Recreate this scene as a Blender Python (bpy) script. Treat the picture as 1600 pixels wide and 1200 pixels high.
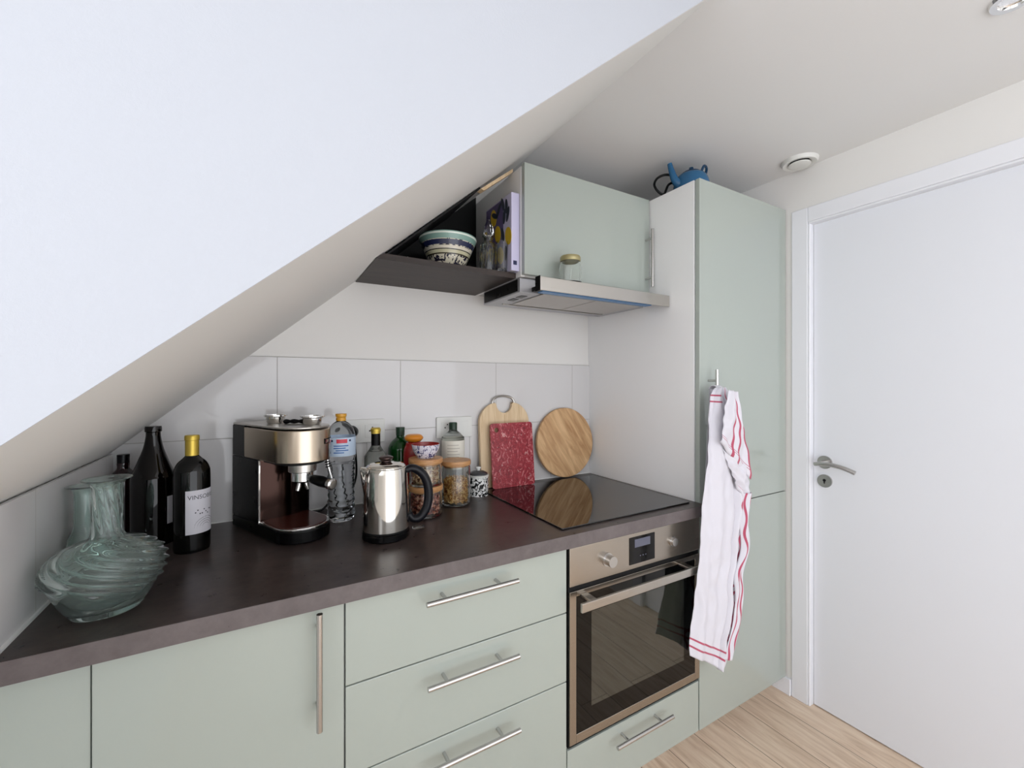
import bpy, bmesh, math, random
from math import sin, cos, pi, radians, sqrt, atan2
from mathutils import Vector, Matrix, noise
random.seed(7)
for o in list(bpy.data.objects): bpy.data.objects.remove(o)
S = bpy.context.scene
COL = S.collection

# ------------------------------------------------------------------ camera, world, lights, exposure
EYE = 1.32
cam_d = bpy.data.cameras.new('camera'); cam = bpy.data.objects.new('camera', cam_d); COL.objects.link(cam)
cam_d.sensor_width = 36; cam_d.lens = 665.4/1600*36; cam_d.clip_start = .02
cam.location = (0, 0, EYE); cam.rotation_euler = (pi/2, 0, -math.atan(385/665.4))
S.camera = cam
S.view_settings.view_transform = 'Standard'; S.view_settings.look = 'None'
S.view_settings.gamma = 1; S.view_settings.use_curve_mapping = False
S.view_settings.exposure = 0.16
W = bpy.data.worlds.new('world'); S.world = W; W.use_nodes = True
W.node_tree.nodes['Background'].inputs[0].default_value = (.93, .955, 1, 1)
W.node_tree.nodes['Background'].inputs[1].default_value = 2.5

def area(name, loc, rot, sx, sy, power, col=(1, 1, 1)):
    d = bpy.data.lights.new(name, 'AREA'); d.shape = 'RECTANGLE'; d.size = sx; d.size_y = sy
    d.energy = power; d.color = col
    o = bpy.data.objects.new(name, d); COL.objects.link(o); o.location = loc; o.rotation_euler = rot
    return o
# daylight falling through the dormer window (left); the room is open to the bright side behind the camera
area('dormer_daylight', (-1.42, -.55, 1.65), (0, -pi/2, 0), 1.05, 1.7, 9, (.93, .96, 1))

# ------------------------------------------------------------------ materials
def srgb(r, g, b):
    f = lambda c: (c/255/12.92) if c/255 <= .04045 else ((c/255+.055)/1.055)**2.4
    return (f(r), f(g), f(b), 1)

class NT:
    def __init__(s, name):
        s.m = bpy.data.materials.new(name); s.m.use_nodes = True
        s.t = s.m.node_tree; s.n = s.t.nodes; s.b = s.n['Principled BSDF']
    def new(s, t, **k):
        x = s.n.new(t)
        for a, v in k.items(): setattr(x, a, v)
        return x
    def link(s, a, b): s.t.links.new(a, b)
    def set(s, **k):
        names = dict(col='Base Color', rough='Roughness', metal='Metallic', ior='IOR', trans='Transmission Weight', coat='Coat Weight',
                     coatr='Coat Roughness', aniso='Anisotropic', sheen='Sheen Weight', spec='Specular IOR Level', alpha='Alpha')
        for a, v in k.items(): s.b.inputs[names[a]].default_value = v
        return s
    def coord(s, kind='Object', scale=(1, 1, 1), rot=(0, 0, 0)):
        c = s.new('ShaderNodeTexCoord'); m = s.new('ShaderNodeMapping')
        m.inputs['Scale'].default_value = scale; m.inputs['Rotation'].default_value = rot
        s.link(c.outputs[kind], m.inputs[0]); return m.outputs[0]
    def noise(s, vec, scale, detail=4, rough=.6, dist=0):
        x = s.new('ShaderNodeTexNoise'); x.inputs['Scale'].default_value = scale; x.inputs['Detail'].default_value = detail
        x.inputs['Roughness'].default_value = rough; x.inputs['Distortion'].default_value = dist
        s.link(vec, x.inputs['Vector']); return x.outputs[0]
    def ramp(s, fac, stops, const=False):
        r = s.new('ShaderNodeValToRGB'); e = r.color_ramp.elements
        if const: r.color_ramp.interpolation = 'CONSTANT'
        e[0].position, e[0].color = stops[0]; e[1].position, e[1].color = stops[1]
        for p, c in stops[2:]:
            q = e.new(p); q.color = c
        s.link(fac, r.inputs[0]); return r.outputs[0]
    def bump(s, h, strength, dist=.001):
        b = s.new('ShaderNodeBump'); b.inputs['Strength'].default_value = strength; b.inputs['Distance'].default_value = dist
        s.link(h, b.inputs['Height']); s.link(b.outputs[0], s.b.inputs['Normal'])
    def mix(s, f, a, b):
        m = s.new('ShaderNodeMix'); m.data_type = 'RGBA'
        for v, i in ((f, 0), (a, 6), (b, 7)):
            if hasattr(v, 'links'): s.link(v, m.inputs[i])
            else: m.inputs[i].default_value = v
        return m.outputs[2]
    def math(s, op, a, b=None):
        m = s.new('ShaderNodeMath', operation=op)
        for i, v in enumerate((a, b)):
            if v is None: continue
            if hasattr(v, 'links'): s.link(v, m.inputs[i])
            else: m.inputs[i].default_value = v
        return m.outputs[0]

def plain(name, c, rough=.5, **k):
    m = NT(name).set(col=srgb(*c), rough=rough, **k)
    v = m.coord(); n = m.noise(v, 30, 3)
    r = m.new('ShaderNodeMapRange'); r.inputs[3].default_value = max(0, rough*.9); r.inputs[4].default_value = min(1, rough*1.1+.005)
    m.link(n, r.inputs[0]); m.link(r.outputs[0], m.b.inputs['Roughness'])
    return m.m
def paint(name, c, rough=.75, bs=.25):
    m = NT(name).set(col=srgb(*c), rough=rough, spec=.3)
    v = m.coord(); m.bump(m.noise(v, 220, 6, .65), bs, .0006); return m.m

M = {}
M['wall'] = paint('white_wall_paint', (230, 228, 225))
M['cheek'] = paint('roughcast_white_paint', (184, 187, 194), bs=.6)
M['ceil'] = paint('ceiling_paint', (226, 225, 224))
M['slope'] = paint('slope_paint', (228, 227, 224))
M['trim'] = plain('white_lacquer', (234, 235, 240), .35)
M['doorw'] = plain('door_white', (228, 230, 236), .42)
M['silicone'] = plain('white_sealant', (232, 232, 230), .4)

def tiles():
    m = NT('large_white_wall_tiles').set(rough=.08, spec=.55)
    u = m.new('ShaderNodeUVMap'); sp = m.new('ShaderNodeSeparateXYZ'); m.link(u.outputs[0], sp.inputs[0])
    x, z = sp.outputs[0], sp.outputs[1]
    row = m.math('FLOOR', m.math('DIVIDE', m.math('SUBTRACT', z, .892), .2585))
    xo = m.math('ADD', m.math('SUBTRACT', x, .033), m.math('MULTIPLY', m.math('SUBTRACT', 1, row), .122))
    fx = m.math('FRACT', m.math('DIVIDE', xo, .405)); fz = m.math('FRACT', m.math('DIVIDE', m.math('SUBTRACT', z, .892), .2585))
    gx = m.math('LESS_THAN', m.math('MULTIPLY', m.math('SUBTRACT', .5, m.math('ABSOLUTE', m.math('SUBTRACT', fx, .5))), .405), .0011)
    gz = m.math('LESS_THAN', m.math('MULTIPLY', m.math('SUBTRACT', .5, m.math('ABSOLUTE', m.math('SUBTRACT', fz, .5))), .2585), .0012)
    g = m.math('MAXIMUM', gx, gz)
    c = m.mix(g, srgb(214, 212, 212), srgb(168, 164, 160))
    m.link(c, m.b.inputs['Base Color'])
    r = m.math('ADD', m.math('MULTIPLY', g, .6), .07); m.link(r, m.b.inputs['Roughness'])
    v = m.coord(); h = m.math('ADD', m.math('MULTIPLY', m.noise(v, 9, 2), .7), m.math('MULTIPLY', g, -1)); m.bump(h, .35, .0012)
    return m.m
M['tile'] = tiles()

def floor_mat():
    m = NT('oak_plank_floor').set(rough=.42, spec=.4)
    v = m.coord('Object', (1, 1, 1), (0, 0, pi/2))
    br = m.new('ShaderNodeTexBrick'); m.link(v, br.inputs[0])
    br.inputs['Scale'].default_value = 1; br.inputs['Brick Width'].default_value = 1.2; br.inputs['Row Height'].default_value = .14
    br.inputs['Mortar Size'].default_value = .0012; br.inputs['Color1'].default_value = (0, 0, 0, 1); br.inputs['Color2'].default_value = (1, 1, 1, 1)
    br.inputs['Mortar'].default_value = (.5, .5, .5, 1)
    v2 = m.coord('Object', (16, 1.6, 1)); off = m.new('ShaderNodeVectorMath', operation='ADD'); m.link(v2, off.inputs[0]); m.link(br.outputs[0], off.inputs[1])
    n = m.noise(off.outputs[0], 3.2, 8, .62, .6)
    c = m.ramp(n, [(.25, srgb(192, 164, 138)), (.75, srgb(240, 222, 200)), (.5, srgb(224, 200, 176))])
    c = m.mix(m.math('MULTIPLY', br.outputs[0], .22), c, srgb(160, 140, 120))
    c = m.mix(br.outputs[1], c, srgb(96, 80, 66))
    m.link(c, m.b.inputs['Base Color']); m.bump(n, .15); return m.m
M['floor'] = floor_mat()

def worktop_mat(name, a, b, sp):
    m = NT(name).set(spec=sp)
    v = m.coord('Object', (1, 1.3, 1)); n1 = m.noise(v, 4, 10, .72, .3); n2 = m.noise(v, 170, 4, .7); n3 = m.noise(v, 28, 6, .7)
    n = m.math('ADD', m.math('MULTIPLY', n1, .55), m.math('MULTIPLY', n3, .45))
    c = m.ramp(n, [(.36, srgb(*a)), (.64, srgb(*b))])
    c = m.mix(m.math('MULTIPLY', n2, .35), c, srgb(*[(p+q)//2 for p, q in zip(a, b)])); m.link(c, m.b.inputs['Base Color'])
    r = m.math('ADD', m.math('MULTIPLY', n3, .10), .24); m.link(r, m.b.inputs['Roughness']); m.bump(n2, .15, .0004); return m.m
M['lit_edging'] = worktop_mat('slate_lit_edge', (88, 80, 80), (112, 104, 104), .4)  # same laminate as the top, lightened to paint in light on the front edge
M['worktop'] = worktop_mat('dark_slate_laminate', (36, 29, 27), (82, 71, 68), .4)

def gloss(name, c, r=.05):
    m = NT(name).set(col=srgb(*c), rough=.18, coat=.6, coatr=r, spec=.5)
    v = m.coord(); m.bump(m.noise(v, 3.5, 2), .06, .002); return m.m
M['green'] = gloss('pale_green_high_gloss', (169, 177, 170))
M['white_gloss'] = plain('white_melamine', (243, 243, 243), .3)
M['carcass'] = plain('white_carcass', (205, 205, 203), .5)
M['dark_gap'] = plain('dark_gap', (40, 42, 40), .7)
M['shelfwood'] = None
def wood(name, c1, c2, scale=(3, 40, 3), rough=.45, k=3.0, rot=(0, 0, 0)):
    m = NT(name).set(rough=rough)
    v = m.coord('Object', (1, 1, 1), rot); q = m.new('ShaderNodeMapping'); q.inputs['Scale'].default_value = scale; m.link(v, q.inputs[0]); n = m.noise(q.outputs[0], k, 6, .6, .8)
    m.link(m.ramp(n, [(.3, srgb(*c1)), (.7, srgb(*c2))]), m.b.inputs['Base Color']); m.bump(n, .1); return m.m
M['shelfwood'] = wood('dark_walnut_laminate', (36, 28, 25), (60, 47, 42), (2, 14, 14), .5)
M['beech'] = wood('pale_beech', (206, 176, 136), (228, 204, 168), (30, 30, 2))
M['oakboard'] = wood('honey_oak', (172, 128, 84), (222, 184, 138), (14, 14, 2.0), .5, 3.0, (0, radians(32), 0))
M['lidwood'] = wood('acacia_lid', (166, 112, 66), (208, 160, 108), (10, 10, 60), .4)

def steel(name, c=(190, 186, 180), rough=.28, scale=(2, 2, 300), aniso=.4):
    m = NT(name).set(col=srgb(*c), metal=1, rough=rough, aniso=aniso)
    v = m.coord('Object', scale); n = m.noise(v, 4, 3)
    r = m.math('ADD', m.math('MULTIPLY', n, .05), rough-.02); m.link(r, m.b.inputs['Roughness']); m.bump(n, .02, .0002); return m.m
M['steel'] = steel('brushed_steel')
M['ovensteel'] = steel('brushed_oven_steel', (176, 168, 158), .26, (2, 2, 400))
M['satin'] = steel('satin_nickel', (196, 194, 192), .24, (200, 200, 200), 0)
M['chrome'] = plain('chrome', (225, 224, 222), .06, metal=1)
M['kettle'] = plain('polished_kettle_steel', (222, 218, 210), .07, metal=1)
M['black'] = plain('black_plastic', (6, 6, 7), .28, spec=.18)
M['blackmatte'] = plain('matte_black', (12, 12, 13), .6, spec=.3)
M['blackglass'] = plain('black_ceramic_glass', (5, 5, 6), .012, ior=1.95)
M['ovenglass'] = plain('black_oven_glass', (5, 5, 5), .03, ior=1.38)
M['ovenwindow'] = plain('smoked_oven_window', (38, 40, 33), .03, ior=1.9)
M['display'] = plain('grey_lcd', (92, 94, 110), .2)
M['hoodsteel'] = plain('hood_grey_metal', (172, 172, 176), .35, metal=.6)
M['hoodfilter'] = plain('hood_filter_metal', (186, 182, 178), .4, metal=.5)
M['bluefilm'] = plain('blue_protective_film', (60, 130, 190), .3)
def glass(name, c=(255, 255, 255), rough=0.0, ior=1.48):
    m = NT(name).set(col=srgb(*c), rough=rough, trans=1, ior=ior)
    v = m.coord(); m.bump(m.noise(v, 25, 2), .05, .001); return m.m
M['glass'] = glass('clear_glass', (250, 252, 250))
M['aqua'] = glass('sea_green_glass', (232, 246, 242), 0, 1.42); M['aqua'].node_tree.nodes['Principled BSDF'].inputs['Transmission Weight'].default_value = .955
M['pet'] = glass('clear_pet', (250, 252, 255), 0, 1.16)
M['water'] = glass('water', (250, 253, 255), 0, 1.33)
M['darkglass'] = plain('black_brown_bottle_glass', (7, 3, 3), .03, ior=1.45)
M['wineglass'] = plain('black_green_bottle_glass', (5, 5, 5), .03, ior=1.45)
M['greenglass'] = plain('dark_green_glass', (8, 58, 18), .06, ior=1.5)
M['gold'] = plain('gold_foil', (206, 178, 76), .35, metal=.6)
M['paper'] = plain('label_paper', (205, 203, 210), .6)
M['ink'] = plain('dark_ink', (60, 58, 66), .6)
M['orange'] = plain('orange_lid', (226, 142, 40), .3)
M['yellowcap'] = plain('mustard_cap', (214, 156, 48), .35)
M['red'] = plain('deep_red_glaze', (150, 30, 30), .2)
M['blue'] = plain('blue_enamel', (40, 98, 140), .15)
M['teal'] = plain('dark_blue_enamel', (20, 60, 92), .2)
M['plastic'] = plain('white_plastic', (222, 222, 218), .35)
M['lightblue'] = plain('pale_blue_label', (196, 214, 234), .4)
M['labelblue'] = plain('blue_print', (60, 110, 180), .4)
M['labelred'] = plain('red_print', (214, 60, 78), .4)
M['navy'] = plain('navy_print', (30, 36, 80), .5)
M['cream'] = plain('cream_label', (226, 222, 210), .5)
M['greencap'] = plain('dark_green_cap', (12, 48, 28), .4)
M['frost'] = glass('frosted_plastic', (236, 238, 236), .25, 1.2)
M['lavender'] = plain('lavender_cover', (204, 200, 228), .45)
M['lemon'] = plain('lemon_print', (214, 178, 46), .45)
M['leaf'] = plain('leaf_print', (34, 44, 62), .5)
M['grey'] = plain('grey_plastic', (150, 152, 156), .5)
def crumbs(name, a, b, c, k=120):
    m = NT(name).set(rough=.5); n = m.noise(m.coord(), k, 1, .4)
    m.link(m.ramp(n, [(.36, srgb(*a)), (.5, srgb(*b)), (.64, srgb(*c))]), m.b.inputs['Base Color']); return m.m
M['pasta'] = crumbs('pasta', (160, 104, 44), (214, 160, 84), (240, 206, 140))
M['nuts'] = crumbs('nuts', (92, 32, 24), (170, 84, 60), (226, 176, 150), 90)
M['flour'] = crumbs('oat_flakes', (150, 100, 66), (214, 176, 130), (236, 214, 184), 90)
M['coffee'] = plain('brown_tray', (70, 34, 28), .15)
M['purple'] = plain('dusky_purple', (96, 84, 128), .5)

def pattern(name, c1, c2, scale, thr=.5, dist=1.5, rough=.15, bands=None, vor=False):
    """painted ceramic: blotches of c2 on c1, with optional plain bands by height (z0,z1,colour)"""
    m = NT(name).set(rough=rough, spec=.6)
    v = m.coord(); n = m.noise(v, scale, 2, .5, dist)
    c = m.ramp(n, [(0, srgb(*c1)), (thr, srgb(*c2))], True)
    if bands:
        sp = m.new('ShaderNodeSeparateXYZ'); m.link(m.coord(), sp.inputs[0])
        for z0, z1, cc in bands:
            f = m.math('MULTIPLY', m.math('GREATER_THAN', sp.outputs[2], z0), m.math('LESS_THAN', sp.outputs[2], z1))
            c = m.mix(f, c, srgb(*cc))
    m.link(c, m.b.inputs['Base Color']); return m.m
M['bwceramic'] = pattern('black_white_scroll_glaze', (236, 236, 234), (18, 20, 22), 52, .5, 2.5)
M['smallbowl'] = pattern('blue_white_flower_glaze', (220, 216, 226), (60, 62, 110), 70, .55, 2)
M['bigbowl'] = pattern('hand_painted_bowl_glaze', (222, 214, 192), (34, 32, 50), 42, .52, 2, bands=[(.052, .056, (60, 54, 40)), (.056, .066, (206, 200, 168)), (.066, .069, (50, 46, 40)), (.069, .078, (226, 218, 200)), (.081, .096, (38, 44, 76)), (.098, .2, (132, 166, 156)), (.113, .118, (226, 236, 226))])
def bowlblue():
    m = M['bigbowl'].node_tree
M['redboard'] = None
def redboard():
    m = NT('red_marbled_plastic').set(rough=.3)
    v = m.coord('Object', (1, 1, .7)); a = m.noise(v, 40, 4, .7, 2.5); b = m.noise(v, 62, 3, .6, 1.0)
    c = m.ramp(a, [(.3, srgb(84, 14, 26)), (.56, srgb(158, 36, 50)), (.68, srgb(214, 150, 150)), (.44, srgb(136, 22, 38))])
    f = m.ramp(b, [(0, (0, 0, 0, 1)), (.66, (1, 1, 1, 1))], True)
    c = m.mix(m.math('MULTIPLY', f, .6), c, srgb(224, 180, 176)); m.link(c, m.b.inputs['Base Color']); return m.m
M['redboard'] = redboard()
def towel_mat():
    m = NT('white_linen_red_stripes').set(rough=.9, sheen=.2, spec=.2)
    u = m.new('ShaderNodeUVMap'); sp = m.new('ShaderNodeSeparateXYZ'); m.link(u.outputs[0], sp.inputs[0])
    def stripes(x):
        out = None
        for a, b in ((.028, .034), (.052, .058), (.936, .943), (.963, .970)):
            f = m.math('MULTIPLY', m.math('GREATER_THAN', x, a), m.math('LESS_THAN', x, b))
            out = f if out is None else m.math('MAXIMUM', out, f)
        return out
    def stripesU(x):
        out = None
        for a, b in ((.913, .927), (.955, .969), (1.06, 1.075)):
            f = m.math('MULTIPLY', m.math('GREATER_THAN', x, a), m.math('LESS_THAN', x, b))
            out = f if out is None else m.math('MAXIMUM', out, f)
        return out
    f = m.math('MAXIMUM', stripes(sp.outputs[1]), stripesU(sp.outputs[0]))
    m.link(m.mix(f, srgb(214, 212, 220), srgb(178, 84, 106)), m.b.inputs['Base Color'])
    v = m.coord(); m.bump(m.noise(v, 400, 3), .3, .0006); return m.m
M['towel'] = towel_mat()

# ------------------------------------------------------------------ mesh helpers
def BM(): return bmesh.new()
def box(bm, x0, y0, z0, x1, y1, z1):
    r = bmesh.ops.create_cube(bm, size=1)
    for v in r['verts']:
        v.co = Vector(((x0+x1)/2+v.co.x*(x1-x0), (y0+y1)/2+v.co.y*(y1-y0), (z0+z1)/2+v.co.z*(z1-z0)))
    return r['verts']
def prism(bm, pts, f):
    """pts: 2-D outline; f(p, side) -> 3-D point for side 0 / 1"""
    a = [bm.verts.new(f(p, 0)) for p in pts]; b = [bm.verts.new(f(p, 1)) for p in pts]
    bm.faces.new(a); bm.faces.new(list(reversed(b)))
    n = len(pts)
    for i in range(n): bm.faces.new((a[i], b[i], b[(i+1) % n], a[(i+1) % n]))
def prismY(bm, pts, y0, y1): prism(bm, pts, lambda p, s: (p[0], (y0, y1)[s], p[1]))
def prismZ(bm, pts, z0, z1): prism(bm, pts, lambda p, s: (p[0], p[1], (z0, z1)[s]))
def prismX(bm, pts, x0, x1): prism(bm, pts, lambda p, s: ((x0, x1)[s], p[0], p[1]))
def lathe(bm, prof, seg=48, c=(0, 0, 0), mod=None, mat=None, a0=0, a1=2*pi):
    """prof: [(r,z)]; mod(theta,r,z)->(r,z)"""
    full = abs(a1-a0-2*pi) < 1e-6; n = seg if full else seg+1
    rings = []
    for r, z in prof:
        if r < 1e-6: rings.append([bm.verts.new((c[0], c[1], c[2]+z))]); continue
        ring = []
        for i in range(n):
            t = a0+(a1-a0)*i/seg; rr, zz = mod(t, r, z) if mod else (r, z)
            ring.append(bm.verts.new((c[0]+rr*cos(t), c[1]+rr*sin(t), c[2]+zz)))
        rings.append(ring)
    for A, B in zip(rings, rings[1:]):
        for i in range(seg):
            j = (i+1) % n
            if len(A) == 1 and len(B) == 1: continue
            if len(A) == 1: f = bm.faces.new((A[0], B[j], B[i]))
            elif len(B) == 1: f = bm.faces.new((A[i], A[j], B[0]))
            else: f = bm.faces.new((A[i], A[j], B[j], B[i]))
            if mat is not None: f.material_index = mat
def smooth_prof(pts, n=6):
    """Catmull-Rom through (r,z) points"""
    out = []
    P = [pts[0]]+list(pts)+[pts[-1]]
    for i in range(1, len(P)-2):
        p0, p1, p2, p3 = P[i-1:i+3]
        for k in range(n):
            t = k/n
            out.append(tuple(max(0, .5*((2*p1[j])+(-p0[j]+p2[j])*t+(2*p0[j]-5*p1[j]+4*p2[j]-p3[j])*t*t+(-p0[j]+3*p1[j]-3*p2[j]+p3[j])*t**3)) for j in (0, 1)))
    out.append(tuple(pts[-1])); return out
def spline(pts, n=8):
    P = [Vector(pts[0])]+[Vector(p) for p in pts]+[Vector(pts[-1])]; out = []
    for i in range(1, len(P)-2):
        p0, p1, p2, p3 = P[i-1:i+3]
        for k in range(n):
            t = k/n
            out.append(.5*((2*p1)+(-p0+p2)*t+(2*p0-5*p1+4*p2-p3)*t*t+(-p0+3*p1-3*p2+p3)*t**3))
    out.append(P[-1]); return out
def tube(bm, pts, r, seg=14, closed=False, flat=1.0):
    pts = [Vector(p) for p in pts]; n = len(pts); rings = []; up = Vector((0, 0, 1))
    prev = None
    for i, p in enumerate(pts):
        if closed: d = (pts[(i+1) % n]-pts[i-1]).normalized()
        else: d = (pts[min(i+1, n-1)]-pts[max(i-1, 0)]).normalized()
        if prev is None:
            a = d.cross(up)
            if a.length < 1e-3: a = d.cross(Vector((1, 0, 0)))
            a.normalize()
        else:
            a = prev-d*prev.dot(d)
            a.normalize()
        prev = a; b = d.cross(a)
        rr = r[i] if isinstance(r, (list, tuple)) else r
        rings.append([bm.verts.new(p+a*rr*cos(2*pi*k/seg)+b*rr*flat*sin(2*pi*k/seg)) for k in range(seg)])
    m = n if closed else n-1
    for i in range(m):
        A, B = rings[i], rings[(i+1) % n]
        for k in range(seg): bm.faces.new((A[k], A[(k+1) % seg], B[(k+1) % seg], B[k]))
    if not closed:
        bm.faces.new(list(reversed(rings[0]))); bm.faces.new(rings[-1])
def cyl(bm, a, b, r, seg=24): tube(bm, [a, b], r, seg)
def rounded(x0, z0, x1, z1, r, n=6):
    out = []
    for cx, cz, a in ((x1-r, z1-r, 0), (x0+r, z1-r, pi/2), (x0+r, z0+r, pi), (x1-r, z0+r, 3*pi/2)):
        for k in range(n+1): out.append((cx+r*cos(a+pi/2*k/n), cz+r*sin(a+pi/2*k/n)))
    return out

def obj(name, bm, mats, parent=None, smooth=False, bevel=0, sub=0, seg=2):
    if not isinstance(mats, (list, tuple)): mats = [mats]
    bmesh.ops.recalc_face_normals(bm, faces=bm.faces[:])
    if parent is not None and not parent.get('_local'):
        bmesh.ops.translate(bm, vec=-Vector(parent.location) if not parent.parent else -(Vector(parent.location)+Vector(parent.parent.location)), verts=bm.verts[:])
    me = bpy.data.meshes.new(name); bm.to_mesh(me); bm.free()
    for m in mats: me.materials.append(M[m] if isinstance(m, str) else m)
    o = bpy.data.objects.new(name, me); COL.objects.link(o)
    if parent is not None: o.parent = parent
    if smooth:
        for p in me.polygons: p.use_smooth = True
        if smooth == 'auto':
            me.set_sharp_from_angle(angle=radians(35))
    if bevel:
        b = o.modifiers.new('bevel', 'BEVEL'); b.width = bevel; b.segments = seg; b.limit_method = 'ANGLE'; b.angle_limit = radians(40)
    if sub:
        s = o.modifiers.new('sub', 'SUBSURF'); s.levels = sub; s.render_levels = sub
    return o
def tag(o, label, cat, group=None):
    o['label'] = label; o['category'] = cat
    if group: o['group'] = group
    return o
def thing(name, label, cat, loc=(0, 0, 0), group=None):
    o = bpy.data.objects.new(name, None); COL.objects.link(o); o.location = loc; o.empty_display_size = .05
    return tag(o, label, cat, group)
def struct(name, bm, m, parent=None, **k):
    o = obj(name, bm, m, parent, **k)
    if parent is None: o['kind'] = 'structure'
    return o
def place(root, loc, rz=0):
    root.location = loc; root.rotation_euler = (0, 0, rz)
def uv_xz(o, axis=0):
    me = o.data; l = me.uv_layers.new(name='UVMap')
    for p in me.polygons:
        for li in p.loop_indices:
            v = me.vertices[me.loops[li].vertex_index].co
            l.data[li].uv = (v[axis]+o.location[axis], v.z)
def text_bm(s, size, extrude=0, bold=False):
    cu = bpy.data.curves.new('t', 'FONT'); cu.body = s; cu.size = size; cu.align_x = 'CENTER'; cu.align_y = 'CENTER'
    if bold: cu.offset = size*.02
    t = bpy.data.objects.new('t', cu); COL.objects.link(t)
    dg = bpy.context.evaluated_depsgraph_get(); me = t.evaluated_get(dg).to_mesh()
    bm = BM(); bm.from_mesh(me); t.evaluated_get(dg).to_mesh_clear()
    bpy.data.objects.remove(t); bpy.data.curves.remove(cu); return bm
def merge(dst, src, f=lambda v: v):
    mp = {v: dst.verts.new(f(v.co.copy())) for v in src.verts}
    for fc in src.faces:
        try: dst.faces.new([mp[v] for v in fc.verts])
        except ValueError: pass
    src.free()

# ------------------------------------------------------------------ room shell
XL, XR, YB, ZC = -.375, 1.93, 1.60, 2.214
CT = .892
slope = lambda x: 1.434+.857*(x+.018)
XS = (ZC-1.434)/.857-.018            # where the slope meets the flat ceiling
CH = .60                             # plane of the dormer cheek
bm = BM(); box(bm, XL-.1, -1.5, -.05, XR+.2, YB+.1, 0); struct('floor', bm, 'floor')
bm = BM()
box(bm, XS, CH-.001, ZC, XR+.2, YB+.1, ZC+.05); box(bm, -1.4, -1.5, ZC, XR+.2, CH-.001, ZC+.05)
struct('ceiling', bm, 'ceil')
bm = BM(); prismY(bm, [(XL-.1, slope(XL-.1)), (XS, ZC), (XS, ZC+.06), (XL-.1, slope(XL-.1)+.07)], CH+.002, YB+.1)
o = struct('ceiling_slope', bm, 'slope')
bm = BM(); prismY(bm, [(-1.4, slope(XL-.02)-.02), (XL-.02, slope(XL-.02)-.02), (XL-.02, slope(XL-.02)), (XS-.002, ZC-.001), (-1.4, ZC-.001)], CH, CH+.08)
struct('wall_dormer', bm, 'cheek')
bm = BM(); prismY(bm, [(XL-.1, 0), (XR+.2, 0), (XR+.2, ZC), (XS, ZC), (XL-.1, slope(XL-.1))], YB, YB+.1); struct('wall_back', bm, 'wall')
bm = BM(); prismX(bm, [(-1.5, 0), (YB, 0), (YB, slope(XL)-.01), (CH+.08, slope(XL)-.01), (CH+.08, 1.05), (-1.5, 1.05)], XL-.1, XL); struct('wall_left', bm, 'wall')
# dormer box beyond the left knee wall
bm = BM(); box(bm, -1.4, -1.5, 1.0, XL-.1, CH, 1.05); box(bm, -1.4, -1.5, 1.05, XL-.02, -1.42, ZC)
struct('wall_dormer_far', bm, 'wall')
bm = BM()
for a, b, c, d in ((-1.42, 1.05, CH, 1.10), (-1.42, 2.16, CH, ZC), (-1.42, 1.10, -1.36, 2.16), (CH-.06, 1.10, CH, 2.16), (-.44, 1.10, -.38, 2.16)): box(bm, -1.34, a, b, -1.28, c, d)
w1 = struct('window_1', bm, 'trim')
# right wall with the door opening
DY0, DY1, DZ = .167, .905, 1.985
bm = BM(); box(bm, XR, DY1+.0, 0, XR+.12, YB+.1, ZC); box(bm, XR, -1.5, 0, XR+.12, DY0, ZC); box(bm, XR, DY0, DZ, XR+.12, DY1, ZC)
struct('wall_right', bm, 'wall')
bm = BM(); c = XR-.006
for y0, z0, y1, z1 in ((DY1, 0, DY1+.062, DZ+.06), (DY0-.062, 0, DY0, DZ+.06), (DY0, DZ, DY1, DZ+.06)): box(bm, c, y0, z0, XR+.004, y1, z1)
for y0, z0, y1, z1 in ((DY1-.008, 0, DY1, DZ-.008), (DY0, 0, DY0+.008, DZ-.008), (DY0, DZ-.008, DY1, DZ)): box(bm, XR-.004, y0, z0, XR+.028, y1, z1)
struct('trim_1', bm, 'trim', bevel=.003)
d = thing('door_1', 'x', 'door', (XR+.022, DY1-.01, 0))
for k in ('label', 'category'): del d[k]
d['kind'] = 'structure'
bm = BM(); box(bm, XR+.022, DY0+.01, .004, XR+.062, DY1-.010, DZ-.010); obj('door_leaf', bm, 'doorw', d, bevel=.002)
hx = XR+.022
bm = BM(); cyl(bm, (hx, .853, 1.005), (hx-.008, .853, 1.005), .026, 32); cyl(bm, (hx-.008, .853, 1.005), (hx-.048, .853, 1.005), .009)
tube(bm, spline([(hx-.050, .868, 1.000), (hx-.052, .853, 1.003), (hx-.052, .82, 1.006), (hx-.050, .775, 1.000), (hx-.046, .735, .986)], 6), .0085, 16)
obj('door_handle', bm, 'satin', d, smooth='auto')
bm = BM(); cyl(bm, (hx, .853, .930), (hx-.008, .853, .930), .026, 32); kr = obj('key_rosette', bm, 'satin', d, smooth='auto')
bm = BM(); prismX(bm, [(.853+.0055*cos(a), .933+.0055*sin(a)) for a in [k*pi/8 for k in range(16)]], hx-.0095, hx-.008); box(bm, hx-.0095, .851, .920, hx-.008, .855, .932)
obj('keyhole', bm, 'blackmatte', d)
bm = BM(); box(bm, XR-.014, DY1+.063, 0, XR, YB, .07); struct('baseboard_right', bm, 'trim', bevel=.003)

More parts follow.
